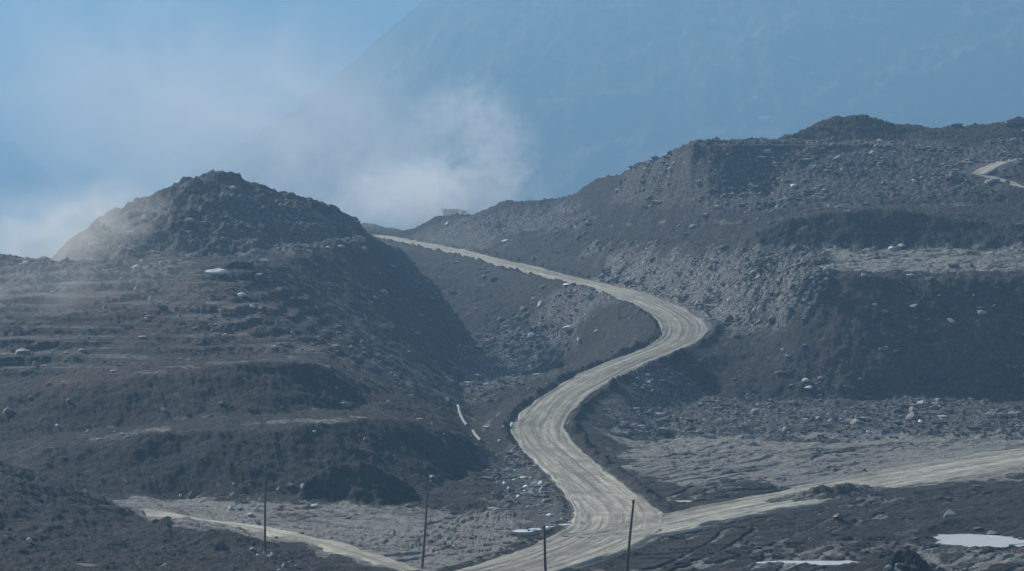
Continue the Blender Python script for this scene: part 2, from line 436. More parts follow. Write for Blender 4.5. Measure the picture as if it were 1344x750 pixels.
def hit(u, v):
    """first ground point seen at photograph pixel u, v -> x, Y, z"""
    c = int(np.clip(np.round(np.interp(u, ucol, np.arange(NU))), 0, NU - 1))
    vv = V0 + (H - Z[:, c]) * F / yrow
    ok = np.nonzero(vv <= v)[0]
    r = ok[0] if len(ok) else NY - 1
    Y = yrow[r]
    if r > 0 and vv[r - 1] > v:
        t = (vv[r - 1] - v) / (vv[r - 1] - vv[r]); Y = yrow[r - 1] + t * (yrow[r] - yrow[r - 1])
    return (u - CX) / F * Y, Y, float(np.interp(Y, yrow, Z[:, c]))


def zat(x, Y):
    c = np.interp(x / Y * F + CX, ucol, np.arange(NU)); r = np.interp(Y, yrow, np.arange(NY))
    c0 = np.minimum(np.floor(c).astype(int), NU - 2); r0 = np.minimum(np.floor(r).astype(int), NY - 2)
    fc = c - c0; fr = r - r0
    return (Z[r0, c0] * (1 - fc) + Z[r0, c0 + 1] * fc) * (1 - fr) + (Z[r0 + 1, c0] * (1 - fc) + Z[r0 + 1, c0 + 1] * fc) * fr


TRACKS = {}


def track(key, pts, hw, blend, smooth_n=40):
    W = []
    for p in pts:
        u, v = p[:2]
        if len(p) == 3: Y = p[2]; x, z = xz(u, v, Y)
        else: x, Y, z = hit(u, v)
        W.append((x, Y, z, hw))
    R, s = spline(W, 0.45)
    for _ in range(smooth_n):
        R[1:-1, 2] = 0.25 * R[:-2, 2] + 0.5 * R[1:-1, 2] + 0.25 * R[2:, 2]
    e = carve(R, blend, .1, 2, .1)
    TRACKS[key] = (R, s)
    return e


track('loop', [(1420, 203, 652), (1344, 208, 648), (1322, 211, 645), (1304, 217, 640), (1292, 223, 636), (1282, 229, 632)], 2.0, 5)
track('loop2', [(1280, 227, 633), (1300, 232, 630), (1320, 238, 626), (1344, 245, 621), (1420, 264, 611)], 1.8, 5)
track('shelf', [(935, 190.5), (985, 190), (1040, 190), (1110, 189.5), (1190, 188.5)], 1.0, 1.6)
track('haul', [(135, 661), (190, 671), (260, 682), (330, 692), (400, 706), (470, 726), (540, 750)], 1.5, 2.5)
# tyre marks churned into the flats: pairs of pressed ruts with pale squeezed edges
mark = np.zeros(Z.shape, np.float32)


def press(px, py, val):
    c = np.round(np.interp(px / py * F + CX, ucol, np.arange(NU))).astype(int); r = np.round(np.interp(py, yrow, np.arange(NY))).astype(int)
    ok = (c > 0) & (c < NU - 1) & (r > 0) & (r < NY - 1)
    np.maximum.at(mark, (r[ok], c[ok]), val)


def arc(x, y, a, k, L, val, gauge=3.0):
    t = np.arange(0, L, .1); aa = a + np.cumsum(np.full(t.shape, k * .1)) + .02 * np.sin(t * .5)
    px = x + np.cumsum(np.cos(aa)) * .1; py = y + np.cumsum(np.sin(aa)) * .1
    for g in (-gauge / 2, gauge / 2):
        for w in (-.4, -.27, -.13, 0, .13, .27, .4): press(px - np.sin(aa) * (g + w), py + np.cos(aa) * (g + w), val)


for _ in range(46):      # right floor
    arc(rng.uniform(5, 60), rng.uniform(352, 450), rng.normal(.85, .3) + (math.pi if rng.random() < .5 else 0), rng.normal(0, .012), rng.uniform(15, 60), rng.uniform(.4, 1))
for _ in range(46):      # left floor
    arc(rng.uniform(-45, 0), rng.uniform(290, 350), rng.normal(-.9, .35) + (math.pi if rng.random() < .5 else 0), rng.normal(0, .015), rng.uniform(12, 45), rng.uniform(.4, 1))
for _ in range(34):      # lower right
    arc(rng.uniform(12, 60), rng.uniform(270, 330), rng.normal(.5, .5) + (math.pi if rng.random() < .5 else 0), rng.normal(0, .008), rng.uniform(15, 60), rng.uniform(.4, 1))
for _ in range(30):      # bench above the cliff
    arc(rng.uniform(55, 100), rng.uniform(542, 575), rng.normal(.1, .35), rng.normal(0, .01), rng.uniform(10, 40), rng.uniform(.4, 1))
hp = np.array([hit(u, v)[:2] for u, v in ((135, 661), (190, 672), (260, 683), (330, 693), (400, 708), (470, 728), (540, 750))])
for k in range(9):
    tt = np.linspace(0, 1, 900); i = np.linspace(0, 1, len(hp)); off = rng.normal(0, 1.6)
    press(np.interp(tt, i, hp[:, 0]), np.interp(tt, i, hp[:, 1]) + off + .4 * np.sin(tt * 9 + k), rng.uniform(.6, 1))
m1 = blur(mark, 1); m2 = blur(mark, 5)
onflat = np.maximum(flat, (pale > .4) & (Yg > 540) & (Yg < 582) & (U > 1040)) * (edge > .4)
Z += onflat * (-.24 * np.minimum(m1 * 1.6, 1) + .22 * np.clip(m2 - .6 * m1, 0, 1))
pale = np.clip(pale + onflat * (.55 * np.clip(m2 * 1.6 - m1, 0, 1) - .35 * np.minimum(m1 * 1.5, 1) * (pale > .4) + .30 * m1 * (pale < .4)), 0, 1)
# small pile at the very bottom
hx, hy, _ = hit(1183, 748)
pile = np.exp(-(((X - hx) / 2.2) ** 2 + ((Yg - hy + 1) / 2.0) ** 2))
Z += 1.9 * pile * (1 + mid)
pale *= 1 - np.minimum(1.3 * pile, 1)

# pools: hollows in the floor
POOLS = [  # u, v, half width m, half depth m
    (1279, 708, 3.6, 5.6), (1072, 736, 4.2, 1.5), (1350, 716, 1.4, 2.6), (899, 656, .8, 1.3), (921, 653, .6, .8),
    (684, 697, 1.0, 1.2), (701, 694, .6, .9), (737, 688, .8, .9), (722, 691, .5, .8), (752, 684, .6, .9), (440, 722, 1.4, 1.2)]
pool_at = []
for u, v, a, b in POOLS:
    x, Y, z = hit(u, v)
    win = (np.abs(X - x) < a * 2.2) & (np.abs(Yg - Y) < b * 2.2)
    d = np.hypot((X - x) / a, (Yg - Y) / b)
    zb = float(np.median(Z[win & (d < 1.3)]))
    w = 1 - smooth01(.85, 1.7, d)
    Z = np.where(win, Z * (1 - w) + w * (zb - .13 - .12 * (a > 3.4) + .26 * mid + .08 * fine), Z)
    pool_at.append((x, Y, zb - .07, a, b))

Z[:, 0] = Z[:, -1] = -48; Z[-1, :] = -48; Z[0, :] = -48

# ------------------------------------------------------------------ materials


def newmat(name):
    m = bpy.data.materials.new(name); m.use_nodes = True
    nt = m.node_tree; b = nt.nodes['Principled BSDF']
    return m, nt, b


def N(nt, typ, **kw):
    n = nt.nodes.new(typ)
    for k, v in kw.items():
        if k in n.inputs: n.inputs[k].default_value = v
        else: setattr(n, k, v)
    return n


def noise_node(nt, vec, scale, detail=4, rough=.55, dist=0.0):
    n = N(nt, 'ShaderNodeTexNoise'); n.inputs['Scale'].default_value = scale
    n.inputs['Detail'].default_value = detail; n.inputs['Roughness'].default_value = rough
    n.inputs['Distortion'].default_value = dist
    if vec is not None: nt.links.new(vec, n.inputs['Vector'])
    return n.outputs['Fac']


def ramp(nt, fac, stops):
    r = N(nt, 'ShaderNodeValToRGB'); e = r.color_ramp.elements
    while len(e) < len(stops): e.new(0.5)
    for i, (p, c) in enumerate(stops):
        e[i].position = p; e[i].color = (c[0], c[1], c[2], 1) if isinstance(c, tuple) else (c, c, c, 1)
    nt.links.new(fac, r.inputs[0]); return r.outputs[0]


def mix(nt, fac, a, b):
    n = N(nt, 'ShaderNodeMix'); n.data_type = 'RGBA'
    for s, i in ((fac, 0), (a, 6), (b, 7)):
        if isinstance(s, (tuple, float, int)):
            n.inputs[i].default_value = (*s, 1) if isinstance(s, tuple) else s
        else: nt.links.new(s, n.inputs[i])
    return n.outputs[2]


def mth(nt, op, a, b=None, clamp=False):
    n = N(nt, 'ShaderNodeMath'); n.operation = op; n.use_clamp = clamp
    for i, s in enumerate((a, b)):
        if s is None: continue
        if isinstance(s, (int, float)): n.inputs[i].default_value = s
        else: nt.links.new(s, n.inputs[i])
    return n.outputs[0]


def mapped(nt, src, scale=(1, 1, 1), rot=(0, 0, 0)):
    m = N(nt, 'ShaderNodeMapping'); m.inputs['Scale'].default_value = scale; m.inputs['Rotation'].default_value = rot
    nt.links.new(src, m.inputs['Vector']); return m.outputs[0]


def bump(nt, bsdf, h, strength, dist):
    b = N(nt, 'ShaderNodeBump'); b.inputs['Strength'].default_value = strength; b.inputs['Distance'].default_value = dist
    nt.links.new(h, b.inputs['Height']); nt.links.new(b.outputs[0], bsdf.inputs['Normal'])


def ground_material():
    m, nt, b = newmat('mine_spoil')
    pos = N(nt, 'ShaderNodeNewGeometry').outputs['Position']
    at = N(nt, 'ShaderNodeAttribute'); at.attribute_name = 'soil'
    sep = N(nt, 'ShaderNodeSeparateColor'); nt.links.new(at.outputs['Color'], sep.inputs[0])
    pa, br, ro = sep.outputs[0], sep.outputs[1], sep.outputs[2]
    n1 = noise_node(nt, pos, .11, 6, .6); n2 = noise_node(nt, pos, 1.1, 5, .65); n3 = noise_node(nt, pos, .55, 8, .7, .4)
    coal = ramp(nt, n3, [(.25, (.016, .017, .019)), (.5, (.032, .032, .033)), (.72, (.066, .065, .063))])
    shale = ramp(nt, n2, [(.3, (.16, .165, .17)), (.5, (.29, .292, .29)), (.7, (.50, .495, .48))])
    dust = ramp(nt, n2, [(.25, (.19, .182, .165)), (.55, (.31, .30, .275)), (.8, (.45, .44, .405))])
    clay = ramp(nt, n3, [(.3, (.045, .029, .024)), (.55, (.11, .062, .046)), (.75, (.17, .125, .098))])
    c = mix(nt, mth(nt, 'MULTIPLY', br, ramp(nt, n1, [(.38, 0.0), (.58, 0.85)])), coal, clay)
    spots = ramp(nt, noise_node(nt, pos, 1.5, 5, .8), [(.44, 0.0), (.57, 1.0)])
    c = mix(nt, mth(nt, 'MULTIPLY', ro, spots), c, shale)
    # layered bands in the cut terraces
    band = noise_node(nt, mapped(nt, pos, (.05, .05, 1.5)), 1.0, 6, .7, .6)
    bm_ = mth(nt, 'MULTIPLY', ramp(nt, band, [(.50, 0.0), (.60, .9)]), mth(nt, 'MULTIPLY', at.outputs['Alpha'], ramp(nt, n2, [(.35, .15), (.6, 1.0)])))
    c = mix(nt, bm_, c, (.225, .215, .20))
    fl_ = ramp(nt, noise_node(nt, mapped(nt, pos, (.5, .5, 1.2)), 1.0, 7, .72, .8), [(.57, 0.0), (.66, .75)])
    c = mix(nt, fl_, c, (.14, .14, .14))
    # long wind- and wheel-drawn streaks of pale dust on the flats
    sx = N(nt, 'ShaderNodeSeparateXYZ'); nt.links.new(pos, sx.inputs[0])
    side = mth(nt, 'MULTIPLY', mth(nt, 'ADD', sx.outputs[0], 6.0), .07, True)
    nr = noise_node(nt, mapped(nt, mapped(nt, pos, (1, 1, 1), (0, 0, -1.0)), (.045, .30, .3)), 1.0, 8, .68, .7)
    nl = noise_node(nt, mapped(nt, mapped(nt, pos, (1, 1, 1), (0, 0, 1.0)), (.045, .30, .3)), 1.0, 8, .68, .7)
    mm = N(nt, 'ShaderNodeMix'); nt.links.new(side, mm.inputs[0]); nt.links.new(nl, mm.inputs[2]); nt.links.new(nr, mm.inputs[3])
    stn = mth(nt, 'ADD', mth(nt, 'MULTIPLY', mm.outputs[0], .6), mth(nt, 'MULTIPLY', noise_node(nt, pos, .07, 6, .65, .8), .4))
    streak = mth(nt, 'ADD', mth(nt, 'MULTIPLY', stn, 5.5), mth(nt, 'MULTIPLY', n2, .5))
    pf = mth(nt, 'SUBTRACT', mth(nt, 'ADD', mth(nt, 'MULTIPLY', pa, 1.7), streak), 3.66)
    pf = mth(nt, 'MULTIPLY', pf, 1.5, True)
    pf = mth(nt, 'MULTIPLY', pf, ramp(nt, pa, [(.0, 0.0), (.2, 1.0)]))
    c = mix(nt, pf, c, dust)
    nt.links.new(c, b.inputs['Base Color'])
    b.inputs['Roughness'].default_value = .93; b.inputs['Specular IOR Level'].default_value = .2
    hh = mth(nt, 'ADD', noise_node(nt, pos, 1.6, 8, .7), mth(nt, 'MULTIPLY', noise_node(nt, pos, .5, 3, .5), .8))
    bump(nt, b, hh, 1.0, .9)
    return m


def road_material():
    m, nt, b = newmat('packed_haul_dust')
    uv = N(nt, 'ShaderNodeUVMap').outputs[0]
    pos = N(nt, 'ShaderNodeNewGeometry').outputs['Position']
    wv = N(nt, 'ShaderNodeVectorMath'); wv.operation = 'ADD'
    wn = N(nt, 'ShaderNodeTexNoise'); wn.inputs['Scale'].default_value = .06; nt.links.new(pos, wn.inputs['Vector'])
    sc = N(nt, 'ShaderNodeVectorMath'); sc.operation = 'SCALE'; sc.inputs['Scale'].default_value = 1.0
    nt.links.new(wn.outputs['Color'], sc.inputs[0]); nt.links.new(uv, wv.inputs[0]); nt.links.new(sc.outputs[0], wv.inputs[1])
    tr = noise_node(nt, mapped(nt, wv.outputs[0], (.012, .85, 1)), 1.0, 7, .6)
    tr2 = noise_node(nt, mapped(nt, wv.outputs[0], (.02, 2.2, 1)), 1.0, 5, .6)
    pt = noise_node(nt, pos, .16, 5, .6)
    tr = mth(nt, 'ADD', mth(nt, 'MULTIPLY', tr, .6), mth(nt, 'MULTIPLY', noise_node(nt, mapped(nt, wv.outputs[0], (.22, .5, 1)), 1.0, 7, .7, .6), .4))
    c = ramp(nt, tr, [(.34, (.15, .14, .117)), (.46, (.28, .262, .212)), (.55, (.42, .395, .318)), (.66, (.55, .52, .43))])
    c = mix(nt, ramp(nt, tr2, [(.38, .8), (.47, 0.0)]), c, (.13, .12, .105))
    pt2 = noise_node(nt, pos, .9, 6, .7)
    c = mix(nt, ramp(nt, pt2, [(.5, 0.0), (.68, .6)]), c, (.19, .178, .15))
    c = mix(nt, ramp(nt, pt, [(.5, 0.0), (.68, .7)]), c, (.16, .15, .128))
    nt.links.new(c, b.inputs['Base Color']); b.inputs['Roughness'].default_value = .9
    b.inputs['Specular IOR Level'].default_value = .25
    bump(nt, b, mth(nt, 'ADD', tr, mth(nt, 'MULTIPLY', noise_node(nt, pos, 2.2, 6, .7), .6)), .8, .3)
    return m


def rock_material(name, lo, hi, rough=.85):
    m, nt, b = newmat(name)
    tc = N(nt, 'ShaderNodeNewGeometry').outputs['Position']
    n = noise_node(nt, tc, 2.3, 6, .65)
    nt.links.new(ramp(nt, n, [(.3, lo), (.7, hi)]), b.inputs['Base Color'])
    b.inputs['Roughness'].default_value = rough
    bump(nt, b, noise_node(nt, tc, 5, 6, .7), .6, .12)
    return m


M_ground = ground_material(); M_road = road_material()
M_rock = {
    'white': rock_material('pale_limestone', (.62, .62, .60), (.84, .84, .82), .6),
    'pale': rock_material('light_grey_stone', (.36, .36, .35), (.56, .56, .54), .7),
    'grey': rock_material('grey_shale', (.17, .17, .17), (.30, .295, .28)),
    'pink': rock_material('pinkish_stone', (.42, .34, .33), (.60, .52, .50)),
    'tan': rock_material('tan_stone', (.22, .195, .16), (.36, .33, .28)),
    'dark': rock_material('coal_rock', (.035, .036, .04), (.09, .09, .09), .6)}

# ------------------------------------------------------------------ ground meshes
co = np.stack([X, Yg, Z], -1).reshape(-1, 3)
idx = np.arange(NY * NU).reshape(NY, NU)
quads = np.stack([idx[:-1, :-1], idx[:-1, 1:], idx[1:, 1:], idx[1:, :-1]], -1)
# which hill each patch belongs to
Uc = U[:-1, :-1]; Yc = Yg[:-1, :-1]
gy = np.array([(330, 250), (355, 300), (365, 470), (395, 640), (425, 660), (462, 632), (512, 608), (548, 604), (612, 598), (690, 565), (750, 545), (860, 527), (1150, 520)])
ug = np.interp(Yc, gy[:, 0], gy[:, 1])
lim_l = np.interp(Uc, [-1100, 130, 240, 470, 560, 640, 700], [300, 356, 357, 357, 364, 395, 420])
left = (Uc < ug) & (Yc > lim_l)
lim_r = np.interp(Uc, [600, 790, 1000, 1344, 2450], [430, 453, 457, 457, 461])
right = (~left) & (Yc > np.where(Uc < 760, np.interp(Uc, [560, 600, 640, 700, 760], [900, 520, 450, 445, 450]), lim_r))
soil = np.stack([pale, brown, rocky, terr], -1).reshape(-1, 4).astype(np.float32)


def part_mesh(name, mask, label):
    q = quads[mask].reshape(-1, 4)
    used = np.zeros(NY * NU, bool); used[q.ravel()] = True
    remap = np.cumsum(used) - 1
    o = mesh_np(name, co[used], remap[q], M_ground, True)
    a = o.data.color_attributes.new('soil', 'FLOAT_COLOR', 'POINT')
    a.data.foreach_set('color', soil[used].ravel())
    tag(o, label, kind='structure')
    return o


part_mesh('terrain', ~(left | right), 'dusty rutted floor of the mine pit in front of the spoil heaps')
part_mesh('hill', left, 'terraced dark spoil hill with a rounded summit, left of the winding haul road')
part_mesh('hill', right, 'broad rocky spoil hill with steep dark faces, right of and behind the haul road')


def road_mesh(name, R, s, rough, label, nx=44, seed=0, ragged=.5):
    n = len(R)
    tan = np.gradient(R[:, :2], axis=0); tan /= np.linalg.norm(tan, axis=1)[:, None] + 1e-9
    for _ in range(6): tan[1:-1] = (tan[:-2] + 2 * tan[1:-1] + tan[2:]) / 4
    nor = np.stack([-tan[:, 1], tan[:, 0]], 1)
    t = np.linspace(-1, 1, nx)
    ln = ragged * fbm(s, s * 0 + 3.3, .09, 4, seed + 1) * 1.6; rn = ragged * fbm(s, s * 0 + 9.1, .09, 4, seed + 2) * 1.6
    hwL = R[:, 3] + ln; hwR = R[:, 3] + rn
    off = np.where(t[None] < 0, t[None] * hwL[:, None], t[None] * hwR[:, None])
    x = R[:, 0:1] + nor[:, 0:1] * off; y = R[:, 1:2] + nor[:, 1:2] * off
    ss = np.broadcast_to(s[:, None], off.shape)
    wob = 1.4 * fbm(ss, ss * 0, .02, 3, seed + 5)
    ruts = fbm(ss * .035, (off + wob) * 1.0, .75, 4, seed + 8, .6)
    z = R[:, 2:3] + rough * ruts + .05 * fbm(x, y, .5, 3, seed + 11)
    z = z - .30 * smooth01(.86, 1.0, np.abs(t))[None] + .08 * np.exp(-((np.abs(t) - .86) / .06) ** 2)[None]
    cco = np.stack([x, y, z], -1).reshape(-1, 3)
    ii = np.arange(n * nx).reshape(n, nx)
    q = np.stack([ii[:-1, :-1], ii[1:, :-1], ii[1:, 1:], ii[:-1, 1:]], -1).reshape(-1, 4)
    o = mesh_np(name, cco, q[:, ::-1], M_road, True)
    uvl = o.data.uv_layers.new(name='UVMap')
    uvs = np.stack([ss.ravel(), off.ravel()], -1)[q[:, ::-1].ravel()].astype(np.float32)
    uvl.data.foreach_set('uv', uvs.ravel())
    return tag(o, label, kind='structure')


road_mesh('road', rd_main, s_main, .24, 'pale dusty haul road winding in an S up from the pit floor', 64, 0, .85)
road_mesh('road', rd_side, s_side, .30, 'pale dirt road branching from the junction towards the right edge', 48, 40, 1.0)
for key, lab in (('loop', 'upper arm of the narrow track loop high on the right hill'), ('loop2', 'lower arm of the narrow track loop high on the right hill'),
                 ('shelf', 'thin pale track along the shelf under the rounded knoll'),
                 ('haul', 'pale wheel track curving along the front of the lower left floor')):
    R, s = TRACKS[key]
    road_mesh('path', R, s, .1, lab, 20, 60 + len(key), 1.5 if 'haul' in key else .8)

# far ground below everything
m_far, nt, b = newmat('valley_ground')
pos = N(nt, 'ShaderNodeNewGeometry').outputs['Position']
nt.links.new(ramp(nt, noise_node(nt, pos, .01, 6, .6), [(.35, (.035, .045, .03)), (.7, (.09, .085, .06))]), b.inputs['Base Color'])
b.inputs['Roughness'].default_value = .95
g = mesh_np('ground', [(-4600, -350, -50), (4600, -350, -50), (4600, 10300, -50), (-4600, 10300, -50)], [[0, 1, 2, 3]], m_far)
tag(g, 'low valley ground beyond the mine', kind='structure')


def mountain(name, y_foot, y_top, sil, label, res, seed, canopy, lump):
    us = np.arange(sil[0][0], sil[-1][0], res)
    vs = np.interp(us, [p[0] for p in sil], [p[1] for p in sil])
    vs = vs + 9 * fbm(us, us * 0 + seed, .02, 5, seed + 9, .6)
    nr = int((y_top - y_foot) / (res / F * y_top * 1.6)) + 2
    t = np.linspace(0, 1.25, nr)[:, None]
    Yb = y_foot + (y_top - y_foot) * t + 0 * us[None]
    xx = (us - CX) / F * y_top
    xx = np.broadcast_to(xx[None], Yb.shape)
    ztop = H + (V0 - vs) / F * y_top
    z = -50 + (ztop[None] + 50) * np.where(t < 1, t ** 1.1, 1 - (t - 1) * 1.2)
    env = smooth01(0, .25, t)
    z = z + env * lump * (fbm(xx, Yb, 1 / 420, 5, seed, .5, True) - .1) * np.clip(1.2 - t * .9, .15, 1)
    cz = canopy * np.abs(fbm(xx, Yb, 1 / 38, 4, seed + 3, .6))
    z = z + env * cz
    n0, n1 = Yb.shape
    ii = np.arange(n0 * n1).reshape(n0, n1)
    q = np.stack([ii[:-1, :-1], ii[:-1, 1:], ii[1:, 1:], ii[1:, :-1]], -1).reshape(-1, 4)
    o = mesh_np(name, np.stack([xx, Yb, z], -1).reshape(-1, 3), q, M_mount, True)
    return tag(o, label, kind='structure')


M_mount, nt, b = newmat('wooded_mountainside')
pos = N(nt, 'ShaderNodeNewGeometry').outputs['Position']
c = ramp(nt, noise_node(nt, pos, .012, 8, .7), [(.38, (.03, .042, .022)), (.52, (.075, .085, .045)), (.66, (.17, .15, .10))])
c = mix(nt, ramp(nt, noise_node(nt, pos, .011, 6, .72, 1.0), [(.60, 0.0), (.68, .8)]), c, (.30, .27, .22))
nt.links.new(c, b.inputs['Base Color']); b.inputs['Roughness'].default_value = .95
b.inputs['Specular IOR Level'].default_value = .1
mountain("mountain", 4000, 5100, [(60, 420), (180, 300), (250, 245), (330, 192), (420, 122), (470, 88), (520, 42), (575, -8), (650, -60), (780, -110), (1000, -150), (1300, -160), (1700, -170), (2100, -100)],
         'steep hazy blue mountainside rising behind the right hill', 3.0, 200, 18, 80)
mountain('mountain', 5600, 6200, [(-900, 60), (-400, 110), (-150, 150), (-40, 178), (20, 190), (60, 222), (100, 290), (140, 360), (180, 440)],
         'hazy wooded shoulder low at the left edge, behind the plateau', 4.0, 220, 26, 40)
mountain('mountain', 7400, 8600, [(-1100, -40), (-500, -50), (-100, -40), (150, -55), (350, -40), (600, -20), (900, 20), (1500, 40)],
         'pale far mountain ridge dissolving in the haze at the upper left', 5.0, 240, 26, 90)

# ------------------------------------------------------------------ stones
ICO = None


def ico():
    global ICO
    if ICO is None:
        bm = bmesh.new(); bmesh.ops.create_icosphere(bm, subdivisions=1, radius=1)
        bm.verts.ensure_lookup_table()
        ICO = (np.array([v.co[:] for v in bm.verts]), np.array([[v.index for v in f.verts] for f in bm.faces])); bm.free()
    return ICO


def boulder_mesh(sx, sy, sz, seed):
    bm = bmesh.new(); bmesh.ops.create_icosphere(bm, subdivisions=2, radius=1)
    r = random.Random(seed)
    cuts = []
    for _ in range(11):
        n = Vector((r.uniform(-1, 1), r.uniform(-1, 1), r.uniform(-.7, 1))).normalized(); cuts.append((n, r.uniform(.42, .82)))
    for v in bm.verts:
        p = v.co.copy()
        for n, d in cuts:
            k = p.dot(n)
            if k > d: p -= n * (k - d) * .92
        p *= 1 + .05 * math.sin(7 * p.x + seed) * math.sin(6 * p.y + 2 * seed)
        v.co = Vector((p.x * sx, p.y * sy, p.z * sz))
    return bm


def boulder(u, v, wpx, hpx, kind, label, group=None, name='boulder', cat='boulder', rot=0.0):
    x, Y, z = hit(u, v + hpx * .42)
    sx = wpx / F * Y / 2 * 1.12; szz = hpx / F * Y / 2 * 1.25
    sd = abs(hash((int(u * 10), int(v * 10)))) % 9973
    o = obj_bm(name, boulder_mesh(sx, min(sx, 1.2) * .85 + .2 * sx, szz, sd), M_rock[kind])
    o.location = (x, Y, z + szz * .42); o.rotation_euler = (random.uniform(-.12, .12), rot, random.uniform(-.25, .25))
    return tag(o, label, cat, group)


B = boulder
B(285, 355, 31, 9, 'white', 'large flat white slab lying on the plateau under the left summit')
B(178, 350, 15, 6, 'pink', 'pinkish flat slab near the dusty foot of the left summit')
B(191, 351, 7, 5, 'white', 'small white stone touching the right end of the pinkish slab')
B(338, 361, 19, 8, 'grey', 'dull grey rock just right of the large flat white slab')
B(318, 386, 17, 5, 'pale', 'low pale slab on the terraces below the large white slab')
B(330, 402, 11, 5, 'pink', 'pinkish stone on the brown terraces of the left hill')
B(192, 418, 10, 6, 'pale', 'pale stone in the middle of the left terraces')
B(187, 442, 14, 4, 'pale', 'thin pale slab lying lower on the left terraces')
B(45, 477, 8, 7, 'grey', 'grey boulder alone near the left edge above the long bench line')
B(305, 246, 13, 9, 'grey', 'grey outcrop high on the left summit near its peak', cat='outcrop', name='rock_outcrop')
B(247, 289, 18, 7, 'tan', 'low tan outcrop halfway up the left summit slope', cat='outcrop', name='rock_outcrop')
B(430, 324, 7, 4, 'white', 'small white stone on the lip of the dark left flank')
B(446, 323, 14, 4, 'pale', 'flat pale slab right of the small white stone on the dark flank lip')
B(503, 382, 14, 9, 'tan', 'brownish boulder stuck high on the smooth dark flank')
B(491, 390, 11, 6, 'grey', 'grey stone just below the brownish boulder on the dark flank')
B(547, 436, 9, 4, 'grey', 'lone grey stone low on the smooth dark flank')
B(516, 349, 12, 5, 'grey', 'grey rock at the top of the dark gully below the upper road end')
B(746, 430, 16, 8, 'white', 'white boulder on the slope inside the hairpin bend')
B(710, 398, 12, 8, 'pale', 'pale tilted rock on the dark slope under the upper road', rot=-.5)
B(744, 373, 12, 4, 'white', 'white stone on the lower verge of the upper road')
B(760, 446, 9, 9, 'pale', 'leaning pale rock below the white boulder inside the hairpin', rot=-.7)
B(783, 434, 8, 4, 'pale', 'small pale rock right of the white boulder inside the hairpin')
B(665, 316, 15, 4, 'pale', 'flat pale rock on the grey slope above the upper road')
B(588, 293, 7, 6, 'pale', 'pale stone under the little peak where the dust rises')
B(956, 394, 6, 6, 'white', 'small white stone on the streaked rubble slope')
B(1057, 499, 10, 6, 'white', 'white boulder at the left foot of the dark cliff')
B(1061, 508, 13, 5, 'pale', 'pale slab just under the white boulder at the cliff foot')
B(1027, 459, 6, 5, 'white', 'white stone beside the left edge of the dark cliff')
B(1033, 467, 6, 4, 'pale', 'pale stone just under the white stone at the cliff edge')
B(1200, 237, 7, 6, 'white', 'bright white stone on the upper right hill below the knoll')
B(1041, 243, 9, 6, 'white', 'bright white stone under the shelf on the upper right hill')
B(1102, 206, 15, 11, 'grey', 'rounded grey boulder on the hillside under the knoll')
B(1107, 222, 9, 11, 'grey', 'upright grey rock below the rounded boulder under the knoll')
B(1099, 271, 7, 6, 'pale', 'pale stone at the left tip of the dark heap on the bench')
B(1113, 277, 13, 6, 'grey', 'grey rock on the crest of the dark heap')
B(1228, 212, 15, 5, 'grey', 'slanting grey slab right of the bright stone on the upper right hill', rot=.45)
for u, v, w, h in ((871, 227, 9, 5), (880, 222, 8, 6), (885, 214, 6, 5), (894, 205, 7, 6), (878, 232, 6, 5), (899, 213, 5, 6)):
    B(u, v, w, h, 'pale', 'pale rock in the cluster on the corner of the right hill skyline', 'pale rocks on the skyline corner')
B(1255, 164, 22, 9, 'dark', 'dark round rock knob on the skyline right of the knoll', cat='outcrop', name='rock_outcrop')
B(1335, 160, 32, 12, 'dark', 'dark rock hump on the skyline at the right edge', cat='outcrop', name='rock_outcrop')
B(1200, 401, 14, 5, 'grey', 'grey slab high on the right cliff face', rot=-.3)
B(1250, 421, 14, 6, 'grey', 'grey slanting slab on the middle of the right cliff face', rot=.5)
B(1148, 400, 9, 5, 'grey', 'small grey stone left of the slabs on the cliff face')
B(1208, 553, 7, 6, 'white', 'white stone in the debris strip under the dark cliff')
B(1264, 567, 8, 5, 'pale', 'pale stone at the lower edge of the debris strip, right of the white stone')
B(1073, 549, 9, 6, 'pale', 'pale leaning rock in the debris strip near its left part', rot=-.5)
B(1059, 551, 6, 4, 'pale', 'small pale stone left of the leaning rock in the debris strip')
B(1140, 566, 8, 5, 'pale', 'pale flat stone at the edge between debris strip and grey floor')
B(1195, 361, 11, 5, 'pale', 'pale slab on the brink of the dark cliff')
B(1133, 360, 9, 5, 'pale', 'pale stone on the cliff brink left of the slab')
B(1170, 325, 8, 5, 'white', 'white stone at the back of the pale bench')
B(1183, 322, 13, 5, 'pale', 'pale rock right of the white stone at the back of the bench')
B(1300, 332, 6, 5, 'white', 'white stone near the right end of the pale bench')
# the white heap by the junction
for u, v, w, h in ((671, 617, 13, 6), (662, 634, 7, 6), (690, 638, 10, 8), (701, 635, 9, 8), (709, 634, 7, 8), (680, 651, 8, 6), (688, 646, 9, 5), (688, 626, 12, 4), (675, 630, 7, 5), (653, 633, 6, 5), (645, 628, 5, 5), (668, 640, 8, 4), (697, 627, 6, 4)):
    B(u, v, w, h, 'white' if w > 6.5 and h > 4 else 'pale', 'white boulder in the loose heap left of the road above the junction', 'white boulders left of the road')
for u, v, w, h in ((763, 686, 8, 7), (718, 693, 8, 6), (722, 676, 10, 5), (737, 681, 6, 5), (693, 665, 6, 4), (766, 677, 9, 4)):
    B(u, v, w, h, 'white' if w > 7 else 'pale', 'pale stone in the wet ditch beside the junction', 'pale stones in the ditch')
B(639, 561, 10, 5, 'pale', 'pale flat rock right of the bent drain pipe')
B(660, 560, 5, 5, 'pale', 'small pale stone left of the road at its lower bend')
B(655, 579, 6, 5, 'pale', 'small pale stone lower down left of the road bend')
B(672, 557, 6, 13, 'white', 'white upright stone on the outer edge of the lower road bend')
